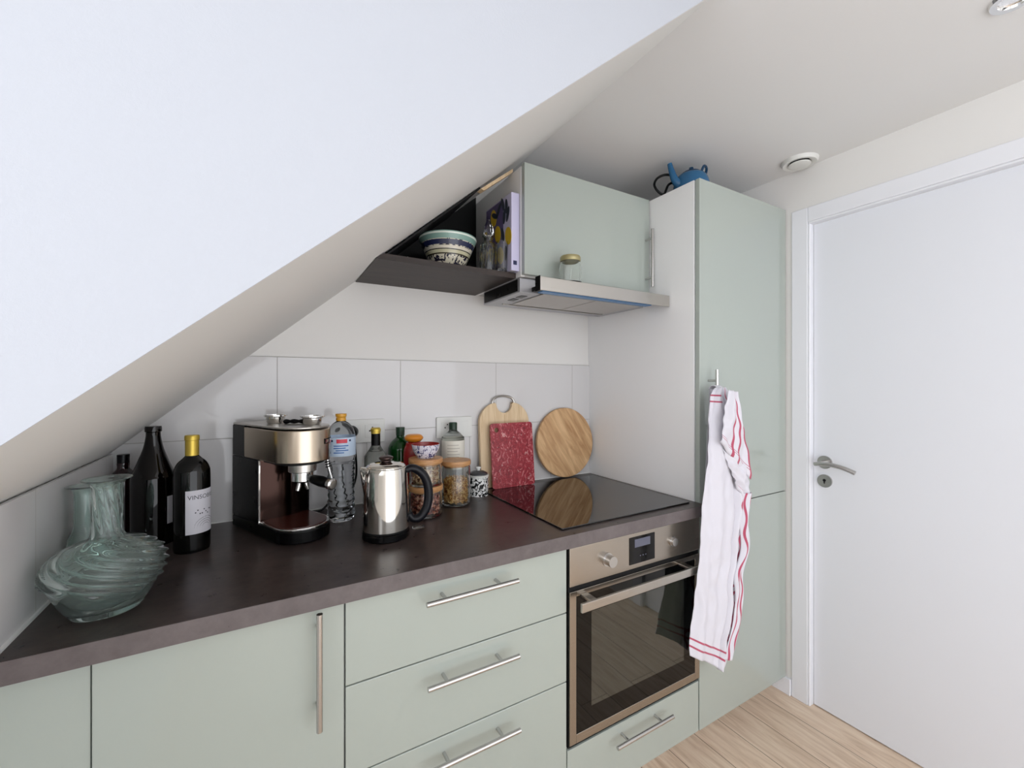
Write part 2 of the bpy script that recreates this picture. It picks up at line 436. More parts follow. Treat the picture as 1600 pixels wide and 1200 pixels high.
# wall tiles (back splash) and the sealant line
pts = [(XL, CT-.02), (1.352, CT-.02), (1.352, 1.409), ((1.409-1.434)/.857-.018-.001, 1.409), (XL, slope(XL)-.001)]
bm = BM(); prismY(bm, pts, YB-.008, YB); o = struct('trim_2', bm, 'tile'); uv_xz(o, 0)
bm = BM(); prismX(bm, [(.70, CT-.02), (YB-.008, CT-.02), (YB-.008, slope(XL)-.004), (.70, slope(XL)-.004)], XL, XL+.006); o = struct('trim_3', bm, 'tile'); uv_xz(o, 1)
bm = BM()
box(bm, XL+.006, .97, CT, XL+.011, YB-.008, CT+.005); box(bm, XL+.006, YB-.013, CT, 1.352, YB-.008, CT+.004)
struct('trim_4', bm, 'silicone')

# ------------------------------------------------------------------ worktop and hob
wt = thing('worktop', 'dark slate-look laminate worktop running under the sloping ceiling', 'worktop', (.49, .96, CT-.038))
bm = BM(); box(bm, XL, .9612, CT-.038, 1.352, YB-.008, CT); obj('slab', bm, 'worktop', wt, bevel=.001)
bm = BM(); box(bm, XL, .960, CT-.038, 1.352, .9611, CT-.0004); obj('lit_edge', bm, 'lit_edging', wt)  # front edge strip with the light put into its colour
hob = thing('induction_hob', 'black glass hob let into the right end of the dark worktop', 'hob', (1.03, 1.27, CT))
bm = BM(); prismZ(bm, rounded(.750, 1.003, 1.318, 1.525, .006), CT+.0002, CT+.0052); obj('glass_plate', bm, 'blackglass', hob, bevel=.0012)

# ------------------------------------------------------------------ fitted cabinets
YF = .99; FT = .018
def front(bm, x0, z0, x1, z1, y=YF): box(bm, x0, y, z0, x1, y+FT, z1)
def bar_h(parent, x0, x1, z):
    bm = BM(); y = YF-.035; cyl(bm, (x0, y, z), (x1, y, z), .0062, 20)
    L = x1-x0
    for x in (x0+L*.2, x1-L*.2): cyl(bm, (x, y, z), (x, YF, z), .0045, 14)
    return obj('handle', bm, 'satin', parent, smooth='auto')
def bar_v(parent, x, z0, z1, y0=YF):
    bm = BM(); y = y0-.035; cyl(bm, (x, y, z0), (x, y, z1), .0062, 20)
    L = z1-z0
    for z in (z0+L*.16, z1-L*.16): cyl(bm, (x, y, z), (x, y0, z), .0045, 14)
    return obj('handle', bm, 'satin', parent, smooth='auto')
def group_part(name, parent, loc):
    e = bpy.data.objects.new(name, None); COL.objects.link(e); e.parent = parent; e.location = Vector(loc)-Vector(parent.location); return e
TOPF = .846
def carcass(bm, x0, x1, z0, z1, y0=YF+FT+.002, y1=1.56):
    box(bm, x0, y0, z0, x0+.016, y1, z1); box(bm, x1-.016, y0, z0, x1, y1, z1); box(bm, x0+.016, y0, z0, x1-.016, y1, z0+.016)
    box(bm, x0+.016, y1-.006, z0+.016, x1-.016, y1, z1); box(bm, x0+.016, y0, z1-.016, x1-.016, y1, z1)
def plinth(bm, x0, x1): box(bm, x0, 1.05, 0, x1, 1.066, .068)

# corner filler panel at the far left
bm = BM(); front(bm, XL+.002, .0, -.2605, TOPF, .996)
tag(obj('filler_panel', bm, 'green', bevel=.0015), 'plain pale green filler panel closing the corner below the worktop, left of the cupboard door', 'panel')
# base cupboard
c = thing('base_cabinet', 'pale green base cupboard with one door and a long upright bar handle', 'cabinet', (-.055, 1.28, .07))
bm = BM(); carcass(bm, -.257, .148, .07, .853); plinth(bm, -.257, .148); obj('body', bm, 'carcass', c)
bm = BM(); front(bm, -.2575, .072, .1485, TOPF); dd = obj('door', bm, 'green', c, bevel=.0015); bar_v(c, .096, .606, .851-.004).parent = dd
# drawer cupboard
c = thing('drawer_cabinet', 'pale green base unit with three stacked drawers beside the oven', 'cabinet', (.4535, 1.28, .07))
bm = BM(); carcass(bm, .150, .757, .07, .853); plinth(bm, .150, .757); obj('body', bm, 'carcass', c)
for z0, z1, hz, hx0 in ((.6575, TOPF, .806, .324), (.4575, .6545, .608, .327), (.072, .4545, .413, .330)):
    bm = BM(); front(bm, .1515, z0, .7555, z1); dr = obj('drawer', bm, 'green', c, bevel=.0015); bar_h(c, hx0, hx0+.248, hz).parent = dr
# oven housing
c = thing('oven_cabinet', 'pale green unit below the oven with one shallow drawer', 'cabinet', (1.0535, 1.28, .07))
bm = BM(); carcass(bm, .759, 1.349, .07, .853); box(bm, .775, YF+FT+.002, .238, 1.333, 1.55, .252); plinth(bm, .759, 1.349); obj('body', bm, 'carcass', c)
bm = BM(); front(bm, .759, .072, 1.3475, .252); dr = obj('drawer', bm, 'green', c, bevel=.0015); bar_h(c, .922, 1.171, .217).parent = dr

# oven
ov = thing('oven', 'stainless steel built-in oven with a dark glass door', 'oven', (1.0535, 1.0, .262))
bm = BM(); box(bm, .777, 1.006, .258, 1.331, 1.50, .838); box(bm, .762, .9905, .258, 1.3465, 1.0058, .846); obj('housing', bm, 'blackmatte', ov)
bm = BM(); box(bm, .763, .984, .729, 1.3455, .990, .842); cp = obj('control_panel', bm, 'ovensteel', ov, bevel=.0015)
def disc_y(bm, x, z, r, y0, y1, seg=40): cyl(bm, (x, y0, z), (x, y1, z), r, seg)
for x, z, r in ((.908, .782, .0165), (1.203, .783, .0135)):
    bm = BM(); disc_y(bm, x, z, r*1.25, .984, .981); disc_y(bm, x, z, r, .981, .958 if x < 1 else .972); kn = obj('knob', bm, 'satin', ov, smooth='auto')
bm = BM(); box(bm, 1.000, .9825, .744, 1.114, .984, .830); dp = obj('display', bm, 'ovenglass', ov)
bm = BM(); box(bm, 1.022, .9818, .796, 1.092, .9825, .822); x = obj('screen', bm, 'display', dp); x.parent = dp
bm = BM()
for k in range(3): box(bm, 1.045+.012*k, .9819, .765, 1.050+.012*k, .9825, .768)
x = obj('touch_marks', bm, 'display', dp)
bm = BM()
fr = [(.763, .268, .787, .714), (1.3215, .268, 1.3455, .714), (.787, .268, 1.3215, .294), (.787, .698, 1.3215, .714)]
for a, b, c2, d2 in fr: box(bm, a, .984, b, c2, .990, d2)
dr = obj('door_frame', bm, 'ovensteel', ov, bevel=.001)
bm = BM(); box(bm, .787, .9855, .294, 1.3215, .990, .698); obj('door_glass', bm, 'ovenglass', ov)
bm = BM(); box(bm, .845, .9849, .357, 1.262, .9855, .640); obj('door_window', bm, 'ovenwindow', ov)
bm = BM(); box(bm, .768, .934, .676, 1.290, .942, .702)
for x in (.815, 1.243): box(bm, x-.012, .941, .694, x+.012, .984, .702)
obj('door_handle', bm, 'steel', ov, bevel=.0015)

# tall cupboard
XT0, XT1, ZT = 1.352, 1.926, 2.064
c = thing('tall_cabinet', 'tall pale green larder cupboard with two doors between hob and white room door', 'cabinet', (1.64, 1.28, .07))
bm = BM(); box(bm, XT0, 1.012, .068, XT0+.016, YB-.001, ZT); obj('side_panel', bm, 'white_gloss', c, bevel=.001)
bm = BM(); box(bm, XT1-.018, 1.012, .068, XT1-.002, YB-.001, ZT)
obj('side_panel', bm, 'white_gloss', c, bevel=.001)
bm = BM(); box(bm, XT0+.0165, 1.012, .07, XT1-.0185, YB-.03, .09); box(bm, XT0+.0165, 1.012, ZT-.018, XT1-.0185, YB-.03, ZT); box(bm, XT0+.0165, YB-.03, .07, XT1-.0185, YB-.02, ZT)
box(bm, XT0+.0165, 1.012, .858, XT1-.0185, YB-.04, .872); obj('body', bm, 'carcass', c); bm = BM(); plinth(bm, XT0, XT1); obj('plinth', bm, 'carcass', c)
bm = BM(); box(bm, XT0+.002, YF, .866, XT1, YF+FT, ZT); dd = obj('door', bm, 'green', c, bevel=.0015); bar_v(c, 1.404, 1.125, 1.372).parent = dd
bm = BM(); box(bm, XT0+.002, YF, .070, XT1, YF+FT, .8625); obj('door', bm, 'green', c, bevel=.0015)

# wall cupboard above the hood
YU = 1.216; X0, X1, Z0 = .750, 1.3515, 1.686
c = thing('wall_cabinet', 'pale green wall cupboard above the cooker hood, tight under the ceiling', 'cabinet', (1.05, 1.4, Z0))
bm = BM(); box(bm, X0, YU+.020, Z0, X0+.016, YB-.001, ZT-.004); obj('side_panel', bm, 'white_gloss', c, bevel=.001)
bm = BM(); box(bm, X1-.016, YU+.020, Z0, X1, YB-.001, ZT-.004)
bm2 = None; obj('side_panel', bm, 'white_gloss', c, bevel=.001)
bm = BM(); box(bm, X0+.016, YU+.020, Z0, X1-.016, YB-.001, Z0+.016); box(bm, X0+.016, YU+.020, ZT-.02, X1-.016, YB-.001, ZT-.004); box(bm, X0+.016, YB-.009, Z0+.016, X1-.016, YB-.001, ZT-.02)
obj('body', bm, 'carcass', c)
bm = BM(); box(bm, X0+.002, YU, Z0+.004, X1-.004, YU+.018, ZT+.002); dd = obj('door', bm, 'green', c, bevel=.0015); bar_v(c, 1.326, 1.705, 1.935, YU).parent = dd

# cooker hood
h = thing('cooker_hood', 'slim pull-out steel cooker hood under the green wall cupboard', 'cooker hood', (1.05, 1.35, 1.63))
bm = BM(); box(bm, .752, YU+.03, 1.634, 1.345, 1.525, 1.684); obj('body', bm, 'hoodsteel', h, bevel=.002)
bm = BM(); box(bm, .7505, YU+.045, 1.640, .752, 1.515, 1.680); obj('side_plate', bm, 'black', h)
bm = BM(); box(bm, .800, YU-.08, 1.640, 1.335, YU+.03, 1.655); obj('slide', bm, 'black', h, bevel=.001)
bm = BM(); box(bm, .748, 1.115, 1.617, 1.345, 1.122, 1.660); box(bm, .80, 1.122, 1.652, 1.341, 1.19, 1.660); vs = obj('visor', bm, 'steel', h, bevel=.001)
bm = BM(); box(bm, .7455, 1.114, 1.615, .748, 1.14, 1.662); obj('visor_cap', bm, 'black', h)
bm = BM(); box(bm, .81, 1.19, 1.6325, 1.33, 1.222, 1.6355); obj('protective_film', bm, 'bluefilm', h)
for a, b in ((.835, 1.065), (1.072, 1.30)):
    bm = BM(); box(bm, a, 1.225, 1.6305, b, 1.44, 1.634); f = obj('grease_filter', bm, 'hoodfilter', h, bevel=.001)
bm = BM(); box(bm, .80, 1.452, 1.6295, 1.31, 1.462, 1.634); obj('filter_rail', bm, 'steel', h)
for x in (.80,):
    bm = BM(); box(bm, .785, 1.29, 1.6325, .81, 1.33, 1.634); box(bm, .785, 1.35, 1.6325, .81, 1.39, 1.634); obj('switch', bm, 'black', h)


# open corner shelf cut to the slope
ZS0, ZS1, YS = 1.685, 1.703, 1.268
sh = thing('corner_shelf', 'open dark wooden shelf wedged between slope and wall cupboard', 'shelf', (.55, 1.45, ZS0))
xs = lambda z: (z-1.434)/.857-.018
bm = BM(); prismY(bm, [(xs(ZS0)+.003, ZS0), (.749, ZS0), (.749, ZS1), (xs(ZS1)+.003, ZS1)], YS, YB-.0005); obj('shelf_board', bm, 'shelfwood', sh)
bm = BM(); prismY(bm, [(xs(1.706)+.006, 1.7035), (xs(1.98), 1.979), (xs(1.98)+.006, 1.977), (xs(1.706)+.014, 1.7035)], YS+.02, YB-.012); obj('top_board', bm, 'blackmatte', sh)
bm = BM(); prismY(bm, [(xs(1.7035)+.012, 1.7035), (.749, 1.7035), (.749, slope(.749)-.003), (xs(1.7035)+.012, 1.711)], YB-.010, YB-.001); obj('back_board', bm, M['blackmatte'], sh)
bm = BM(); prismY(bm, [(xs(1.985), 1.975), (.749, slope(.749)-.018), (.749, slope(.749)-.030), (xs(1.985)+.012, 1.972)], YS+.02, YS+.05); obj('edge_batten', bm, 'beech', sh)

# ------------------------------------------------------------------ things on the corner shelf
def bowl(name, label, prof, m, loc, seg=64, inner=None):
    t = obj(name, *((lambda b: (b, m))(BM())), smooth='auto') if False else None
bm = BM()
lathe(bm, smooth_prof([(.0, .0), (.045, 0), (.05, .006), (.062, .03), (.082, .075), (.097, .108), (.101, .118)], 5)+smooth_prof([(.101, .118), (.098, .119), (.078, .08), (.058, .034), (.04, .012), (0, .010)], 5), 64)
b = obj('bowl', bm, 'bigbowl', smooth='auto'); tag(b, 'blue and cream hand-painted bowl with a pale green rim on the dark shelf', 'bowl'); b.location = (.553, 1.405, ZS1+.0005)
# grey wedge left of the bowl
bm = BM(); prismY(bm, [(.372, 1.7040), (.50, 1.7040), (.455, 1.7915)], 1.553, 1.560)
tag(obj('grey_panel', bm, 'grey', bevel=.001), 'small grey triangular board behind the painted bowl on the dark shelf', 'board')
# glass carafe (cut glass) beside the book
t = thing('glass_decanter', 'faceted clear glass decanter between painted bowl and lemon book', 'decanter', (0, 0, 0)); t['_local'] = 1
bm = BM()
fac = lambda th, r, z: (r*(1+.07*(1 if int(th/(2*pi)*12) % 2 else -1)), z) if .01 < z < .105 else (r, z)
lathe(bm, [(0, 0), (.026, 0), (.028, .004), (.030, .06), (.027, .10), (.014, .112), (.015, .125), (.021, .131), (.018, .133), (.011, .125), (.010, .112), (.022, .098), (.025, .06), (.023, .012), (0, .010)], 48, mod=fac); obj('body', bm, 'glass', t, smooth='auto')
bm = BM(); lathe(bm, [(0, .112), (.0085, .113), (.010, .134), (.019, .140), (.017, .160), (.006, .186), (0, .19)], 8); obj('stopper', bm, 'glass', t)
place(t, (.672, 1.325, ZS1+.0005))
t = thing('drinking_glass', 'clear cut tumbler beside the decanter, just before the lemon book', 'glass'); t['_local'] = 1
bm = BM(); lathe(bm, [(0, 0), (.016, 0), (.020, .1), (.0185, .1), (.015, .008), (0, .007)], 12); obj('tumbler', bm, 'glass', t); place(t, (.698, 1.272, ZS1+.0005))
# book
t = thing('book', 'lavender cookbook with lemons on its cover, standing against the cupboard side', 'book', (.733, 1.34, ZS1+.0005))
zb, zt = ZS1+.0008, 1.968
bm = BM(); box(bm, .717, 1.243, zb, .748, 1.248, zt); box(bm, .717, 1.248, zb, .7195, 1.432, zt); box(bm, .7455, 1.248, zb, .748, 1.432, zt); obj('cover', bm, 'lavender', t, bevel=.0008)
bm = BM(); box(bm, .7195, 1.249, zb+.003, .7455, 1.428, zt-.003); obj('pages', bm, 'paper', t)
bm = BM(); bmL = BM(); bmP = BM()
box(bmP, .7162, 1.30, zb+.004, .717, 1.43, zt-.004); obj('cover_panel', bmP, 'purple', t)  # darker purple panel over the rear part of the cover
def ell(bm, y, z, a, b, rot, x=.7155):
    pts = []
    for k in range(20):
        u = 2*pi*k/20; p, q = a*cos(u), b*sin(u)*(1+.0*cos(u)); pts.append((y+p*cos(rot)-q*sin(rot), z+p*sin(rot)+q*cos(rot)))
    prismX(bm, pts, x-.0004, x+.0004)
bm.free()
for y, z in ((1.338, 1.852), (1.318, 1.772), (1.262, 1.825), (1.385, 1.80), (1.37, 1.92)):
    bm = BM(); ell(bm, y, z, .032, .021, 1.3); obj('lemon_print', bm, 'lemon', t)
for y, z, r in ((1.36, 1.925, .5), (1.33, 1.935, 2.2), (1.30, 1.945, 1.2), (1.29, 1.90, 1.7), (1.275, 1.93, 1.5), (1.30, 1.84, 1.3), (1.28, 1.77, 1.6), (1.265, 1.90, 1.9)): ell(bmL, y, z, .026, .009, r, .7150)
obj('leaf_print', bmL, 'leaf', t)
bm = BM(); box(bm, .724, 1.2424, zb+.02, .738, 1.243, zb+.034); obj('spine_mark', bm, 'navy', t)

# jar on the hood visor
t = thing('storage_jar', 'small empty glass jar with a gold lid standing on the cooker hood', 'jar'); t['_local'] = 1
bm = BM(); lathe(bm, [(0, 0), (.035, 0), (.039, .004), (.0395, .058), (.034, .072), (.0315, .077), (.0285, .077), (.031, .070), (.0365, .056), (.036, .006), (0, .004)], 48); obj('body', bm, 'glass', t, smooth='auto')
bm = BM(); lathe(bm, [(0, .079), (.030, .079), (.0335, .0775), (.035, .080), (.035, .091), (.033, .095), (0, .096)], 48); obj('lid', bm, plain('dull_gold_lid', (168, 158, 116), .35, metal=.5), t, smooth='auto')
place(t, (.903, 1.162, 1.6605))

# ------------------------------------------------------------------ teapot on the tall cupboard
t = thing('teapot', 'blue enamel teapot with a black wire handle on top of the tall cupboard', 'teapot'); t['_local'] = 1
bm = BM(); lathe(bm, smooth_prof([(0, 0), (.040, 0), (.062, .022), (.068, .052), (.056, .085), (.034, .100)], 6)+[(.034, .100), (0, .101)], 48); obj('body', bm, 'blue', t, smooth='auto')
bm = BM(); lathe(bm, [(0, .114), (.006, .112), (.014, .108), (.035, .103), (.036, .100), (0, .100)], 32); lathe(bm, [(0, .126), (.008, .124), (.009, .118), (.005, .112), (0, .112)], 24); obj('lid', bm, 'teal', t, smooth='auto')
bm = BM(); tube(bm, spline([(-.044, .006, .040), (-.070, .018, .060), (-.082, .026, .095), (-.092, .030, .130)], 6), [.019-.0105*k/18 for k in range(19)], 16); obj('spout', bm, 'blue', t, smooth='auto')
bm = BM(); tube(bm, spline([(-.05, .03, .088), (-.087, .05, .096), (-.118, .066, .082), (-.130, .073, .055), (-.116, .066, .028), (-.095, .055, .018), (-.080, .045, .055), (-.05, .035, .070)], 8), .0048, 10); obj('handle', bm, 'black', t, smooth='auto')
bm = BM(); tube(bm, spline([(.0, -.045, .088), (.01, -.05, .112), (.04, -.04, .112), (.055, -.02, .085)], 6), .005, 10); obj('bail_lug', bm, 'teal', t, smooth='auto')
place(t, (1.480, 1.120, ZT+.0005))

# ------------------------------------------------------------------ ceiling fittings
t = thing('ceiling_vent', 'round white extractor valve in the ceiling above the door', 'vent', (1.86, .905, ZC-.03))
VX, VY = 1.852, .900
bm = BM(); lathe(bm, [(.030, 0), (.044, -.012), (.058, -.014), (.063, -.007), (.064, 0)], 48, (VX, VY, ZC)); lathe(bm, [(.044, -.001), (.044, -.012)], 48, (VX, VY, ZC)); obj('ring', bm, 'plastic', t, smooth='auto')
bm = BM(); lathe(bm, [(0, -.020), (.028, -.021), (.038, -.018), (.038, -.014), (0, -.012)], 48, (VX, VY, ZC)); obj('valve_disc', bm, 'plastic', t, smooth='auto')
bm = BM(); lathe(bm, [(0, -.002), (.043, -.003), (.043, 0)], 32, (VX, VY, ZC)); obj('duct', bm, 'dark_gap', t)
t = thing('ceiling_spotlight', 'small recessed chrome spotlight in the flat ceiling at the top edge', 'spotlight', (1.50, .27, ZC-.01))
bm = BM(); lathe(bm, [(.026, 0), (.028, -.006), (.040, -.007), (.043, 0)], 40, (1.500, .270, ZC)); obj('ring', bm, 'chrome', t, smooth='auto')
bm = BM(); lathe(bm, [(0, -.002), (.026, -.001)], 32, (1.500, .270, ZC)); obj('lens', bm, 'frost', t)

# ------------------------------------------------------------------ sockets
YW = YB-.008
def socket(label, x0, x1, z0, z1, kind):
    t = thing('wall_socket', label, 'socket', ((x0+x1)/2, YW, z0)); t['group'] = 'double sockets on the tiled wall'
    bm = BM(); prismY(bm, rounded(x0, z0, x1, z1, .004), YW-.009, YW); obj('plate', bm, 'plastic', t, bevel=.0015)
    xm = (x0+x1)/2; w = (x1-x0)/2
    for i, cx in enumerate((x0+w*.5+.006, x1-w*.5-.006)):
        bm = BM(); box(bm, cx-.026, YW-.0105, z0+.018, cx+.026, YW-.009, z1-.018); ins = obj('insert', bm, 'plastic', t, bevel=.0006)
        if kind[i] == 's':
            bm = BM(); cz = (z0+z1)/2
            for dx, dz in ((-.0095, 0), (.0095, 0), (0, .012)): disc_y(bm, cx+dx, cz+dz, .0028, YW-.011, YW-.0105, 12)
            hl = obj('pin_holes', bm, 'blackmatte', t)
    return t
socket('white double socket on the tiles right of the green-capped bottle', .577, .728, 1.107, 1.189, 'sr')
socket('white double socket on the tiles behind the water bottle', .225, .378, 1.110, 1.193, 'ss')
for lab, x in (('black plug in the socket, left of the water bottle', .205), ('black plug in the socket, right of the water bottle', .262)):
    t = thing('plug', lab, 'plug', (x, YW-.03, 1.15)); t['group'] = 'black plugs behind the water bottle'
    bm = BM(); tube(bm, [(x, YW-.011, 1.153), (x, YW-.03, 1.153), (x, YW-.045, 1.150)], [.021, .020, .012], 20); obj('plug_body', bm, 'black', t, smooth='auto')
    bm = BM(); tube(bm, spline([(x, YW-.044, 1.150), (x+.004, YW-.055, 1.10), (x+.012, YW-.03, 1.0), (x-.01, YW-.02, .93), (x-.04, YW-.03, CT+.005), (x-.08, YW-.04, CT+.0045)], 8), .0035, 10); obj('cable', bm, 'black', t, smooth='auto')

# ------------------------------------------------------------------ chopping boards leaning on the wall
def lean(root, x, ybase, z, deg, rz=0):
    root.location = (x, ybase, z); root.rotation_euler = (radians(-deg), 0, rz)
t = thing('chopping_board', 'tall pale wooden chopping board with a metal carrying handle, behind the red board', 'chopping board'); t['_local'] = 1
w, H_, r = .118, .345, .085
o1 = [(-w, 0), (w, 0)]+[(w-r+r*cos(a), H_-r+r*sin(a)) for a in [pi/2*k/10 for k in range(11)]]
# notch for the grip (a half-round cut into the top)
o1 += [(.046, H_)]+[(.038*cos(a), H_-.006+.040*sin(a)*.95) for a in [-pi*k/14 for k in range(15)]]+[(-.046, H_)]
o1 += [(-w+r+r*cos(a), H_-r+r*sin(a)) for a in [pi/2+pi/2*k/10 for k in range(11)]]
bm = BM(); n = len(o1)
def ring_faces(bm, pts, y0, y1):
    a = [bm.verts.new((p[0], y0, p[1])) for p in pts]; b = [bm.verts.new((p[0], y1, p[1])) for p in pts]
    bmesh.ops.triangle_fill(bm, edges=[bm.edges.new((a[i], a[(i+1) % len(a)])) for i in range(len(a))], use_beauty=True)
    bmesh.ops.triangle_fill(bm, edges=[bm.edges.new((b[i], b[(i+1) % len(b)])) for i in range(len(b))], use_beauty=True)
    for i in range(len(a)): bm.faces.new((a[i], a[(i+1) % len(a)], b[(i+1) % len(a)], b[i]))
ring_faces(bm, o1, 0, .016); obj('board', bm, 'beech', t)
bm = BM(); tube(bm, spline([(-.052, .008, H_-.012), (-.050, .008, H_+.008), (-.035, .008, H_+.022), (0, .008, H_+.028), (.035, .008, H_+.022), (.050, .008, H_+.008), (.052, .008, H_-.012)], 6), .0045, 10); obj('carrying_handle', bm, 'steel', t, smooth='auto')
bm = BM(); box(bm, -.0008, -.0003, .03, .0008, 0, H_-.052); obj('glue_line', bm, 'oakboard', t)
lean(t, .871, 1.544, CT+.0062, 4.5)
t = thing('chopping_board', 'small red marbled plastic chopping board leaning on the tall wooden one', 'chopping board'); t['_local'] = 1
hole = Vector((-.072, .235)); W2, H2 = .100, .262
bm = BM(); out = rounded(-W2, 0, W2, H2, .012)
a = [bm.verts.new((p[0], 0, p[1])) for p in out]; hp = [(hole.x+.010*cos(k*pi/10), hole.y+.010*sin(k*pi/10)) for k in range(20)]
b = [bm.verts.new((p[0], 0, p[1])) for p in hp]
ed = [bm.edges.new((a[i], a[(i+1) % len(a)])) for i in range(len(a))]+[bm.edges.new((b[i], b[(i+1) % len(b)])) for i in range(len(b))]
bmesh.ops.triangle_fill(bm, edges=ed, use_beauty=True)
g = bmesh.ops.extrude_face_region(bm, geom=bm.faces[:]); bmesh.ops.translate(bm, vec=(0, .007, 0), verts=[v for v in g['geom'] if isinstance(v, bmesh.types.BMVert)])
obj('board', bm, 'redboard', t); lean(t, .886, 1.510, CT+.0062, 5.5)
bm = BM(); R = .157; disc = [(R*cos(2*pi*k/72), R+R*sin(2*pi*k/72)) for k in range(72)]; prismY(bm, disc, 0, .016)
o = obj('round_board', bm, 'oakboard', bevel=.003); tag(o, 'round honey-coloured wooden board leaning in the corner at the back of the hob', 'chopping board')
lean(o, 1.186, 1.542, CT+.0062, 5.5)

# ------------------------------------------------------------------ left group: glass vases and bottles
def vase(label, loc, s=1.0, ph=0.0, hz=1.0):
    t = thing('glass_vase', label, 'vase'); t['_local'] = 1
    outer = smooth_prof([(0, 0), (.046, 0), (.054, .004), (.064, .020), (.074, .042), (.083, .064), (.085, .085), (.076, .108), (.056, .124), (.034, .132), (.0245, .140), (.0222, .160), (.0218, .205), (.0225, .232), (.029, .242), (.037, .246)], 12)
    inner = smooth_prof([(.037, .248), (.028, .245), (.0200, .234), (.0193, .205), (.0197, .160), (.0220, .140), (.032, .129), (.054, .120), (.072, .105), (.0795, .085), (.077, .064), (.068, .044), (.056, .024), (.040, .012), (0, .011)], 5)
    def mo(t_, r, z):
        e = .050+.016*sin(2*t_+ph)+.006*sin(9*t_)          # lower hem of the thick swirled overlay
        if z > .135:
            w = .0010 if z < .236 else 0
            return r+w*sin(10*t_+z*90), z
        k = min(1, max(0, (z-e)/.010)); fade = 1-max(0, (z-.095)/.045)
        return r+k*fade*(  .0045+.0034*sin(12*(t_+z*34)+ph)), z
    ins = set(inner)
    bm = BM(); lathe(bm, outer+inner, 144, mod=lambda t_, r, z: (r, z) if (r, z) in ins else mo(t_, r, z)); bmesh.ops.scale(bm, vec=(s, s, s*hz), verts=bm.verts[:]); obj('vessel', bm, 'aqua', t, smooth=True)
    place(t, loc); return t
vase('sea-green swirled glass vase at the front left end of the worktop', (-.262, 1.092, CT+.0005), 1.0)
t = thing('glass_vase', 'slender clear vase with a flared rim, half hidden behind the swirled vase', 'vase'); t['_local'] = 1
bm = BM(); lathe(bm, smooth_prof([(0, 0), (.026, 0), (.030, .004), (.032, .05), (.030, .095), (.0215, .120), (.0205, .150), (.0205, .195), (.026, .206), (.033, .2085)], 5)+smooth_prof([(.033, .2105), (.025, .209), (.0185, .196), (.0182, .15), (.0192, .121), (.027, .094), (.029, .05), (.027, .009), (0, .007)], 5), 56); obj('vessel', bm, 'aqua', t, smooth=True)
place(t, (-.333, 1.25, CT+.0005))

def label_patch(bm, r, z0, z1, a0, a1, seg=32, th=.0004):
    vs = []
    for rr in (r, r+th):
        for z in (z0, z1): vs.append([bm.verts.new((rr*cos(a0+(a1-a0)*i/seg), rr*sin(a0+(a1-a0)*i/seg), z)) for i in range(seg+1)])
    A, B, C_, D = vs
    for i in range(seg):
        bm.faces.new((C_[i], C_[i+1], D[i+1], D[i])); bm.faces.new((A[i], B[i], B[i+1], A[i+1]))
        bm.faces.new((B[i], D[i], D[i+1], B[i+1])); bm.faces.new((A[i], A[i+1], C_[i+1], C_[i]))
    bm.faces.new((A[0], C_[0], D[0], B[0])); bm.faces.new((A[-1], B[-1], D[-1], C_[-1]))
def wrap_text(bm, s, size, r, z, ang):
    merge(bm, text_bm(s, size), lambda c: Vector((r*cos(ang+c.x/r), r*sin(ang+c.x/r), z+c.y)))
# wine bottle with gold capsule
t = thing('wine_bottle', 'dark wine bottle with a white label and gold foil capsule', 'bottle'); t['_local'] = 1
bm = BM(); lathe(bm, smooth_prof([(0, .004), (.034, .0), (.0385, .004), (.0395, .02), (.0395, .12), (.0395, .192), (.0375, .210), (.030, .226), (.0185, .238), (.0140, .248), (.0138, .29), (0, .291)], 5), 48); obj('glass_body', bm, 'wineglass', t, smooth='auto')
bm = BM(); lathe(bm, [(.0148, .240), (.0148, .282), (.0162, .283), (.0162, .292), (.0150, .295), (0, .2955)], 36); obj('foil_capsule', bm, 'gold', t, smooth='auto')
bm = BM(); label_patch(bm, .0398, .048, .158, radians(-103), radians(20)); lb = obj('label', bm, 'paper', t)
bm = BM(); wrap_text(bm, 'VINSOBRES', .0150, .0404, .140, radians(-43))
obj('label_print', bm, 'ink', t)
bm = BM()
for k in range(4):
    R0 = .010+.006*k
    label = [(R0*cos(pi*j/10), R0*.9*sin(pi*j/10)) for j in range(11)]
    for (x0, z0_), (x1, z1_) in zip(label, label[1:]):
        vv = []
        for (xx, zz, dd_) in ((x0, z0_, 0), (x1, z1_, 0), (x1, z1_, .0009), (x0, z0_, .0009)):
            a = radians(-38)+xx/.0404; vv.append(bm.verts.new((.0404*cos(a), .0404*sin(a), .062+zz+dd_)))
        bm.faces.new(vv)
for k in range(9):
    a = radians(-75+7*k); z = .100+.006*sin(k*1.9)
    for rr in (0,): label_patch(bm, .0403, z, z+.003, a, a+.07, 3, .0002)
x = obj('label_drawing', bm, 'ink', t)
place(t, (-.165, 1.371, CT+.0005))
# tall black-brown bottle
t = thing('tall_dark_bottle', 'tall brown-black long-necked bottle left of the gold-capped wine bottle', 'bottle'); t['_local'] = 1
bm = BM(); lathe(bm, smooth_prof([(0, .004), (.042, 0), (.048, .005), (.049, .03), (.049, .16), (.046, .185), (.034, .218), (.022, .255), (.0165, .285), (.016, .298)], 6)+[(.0185, .300), (.0185, .309), (.0175, .314), (0, .314)], 48); obj('glass_body', bm, 'darkglass', t, smooth='auto')
bm = BM(); label_patch(bm, .0493, .055, .128, radians(-45), radians(40)); obj('label', bm, 'paper', t)
place(t, (-.262, 1.478, CT+.0005))
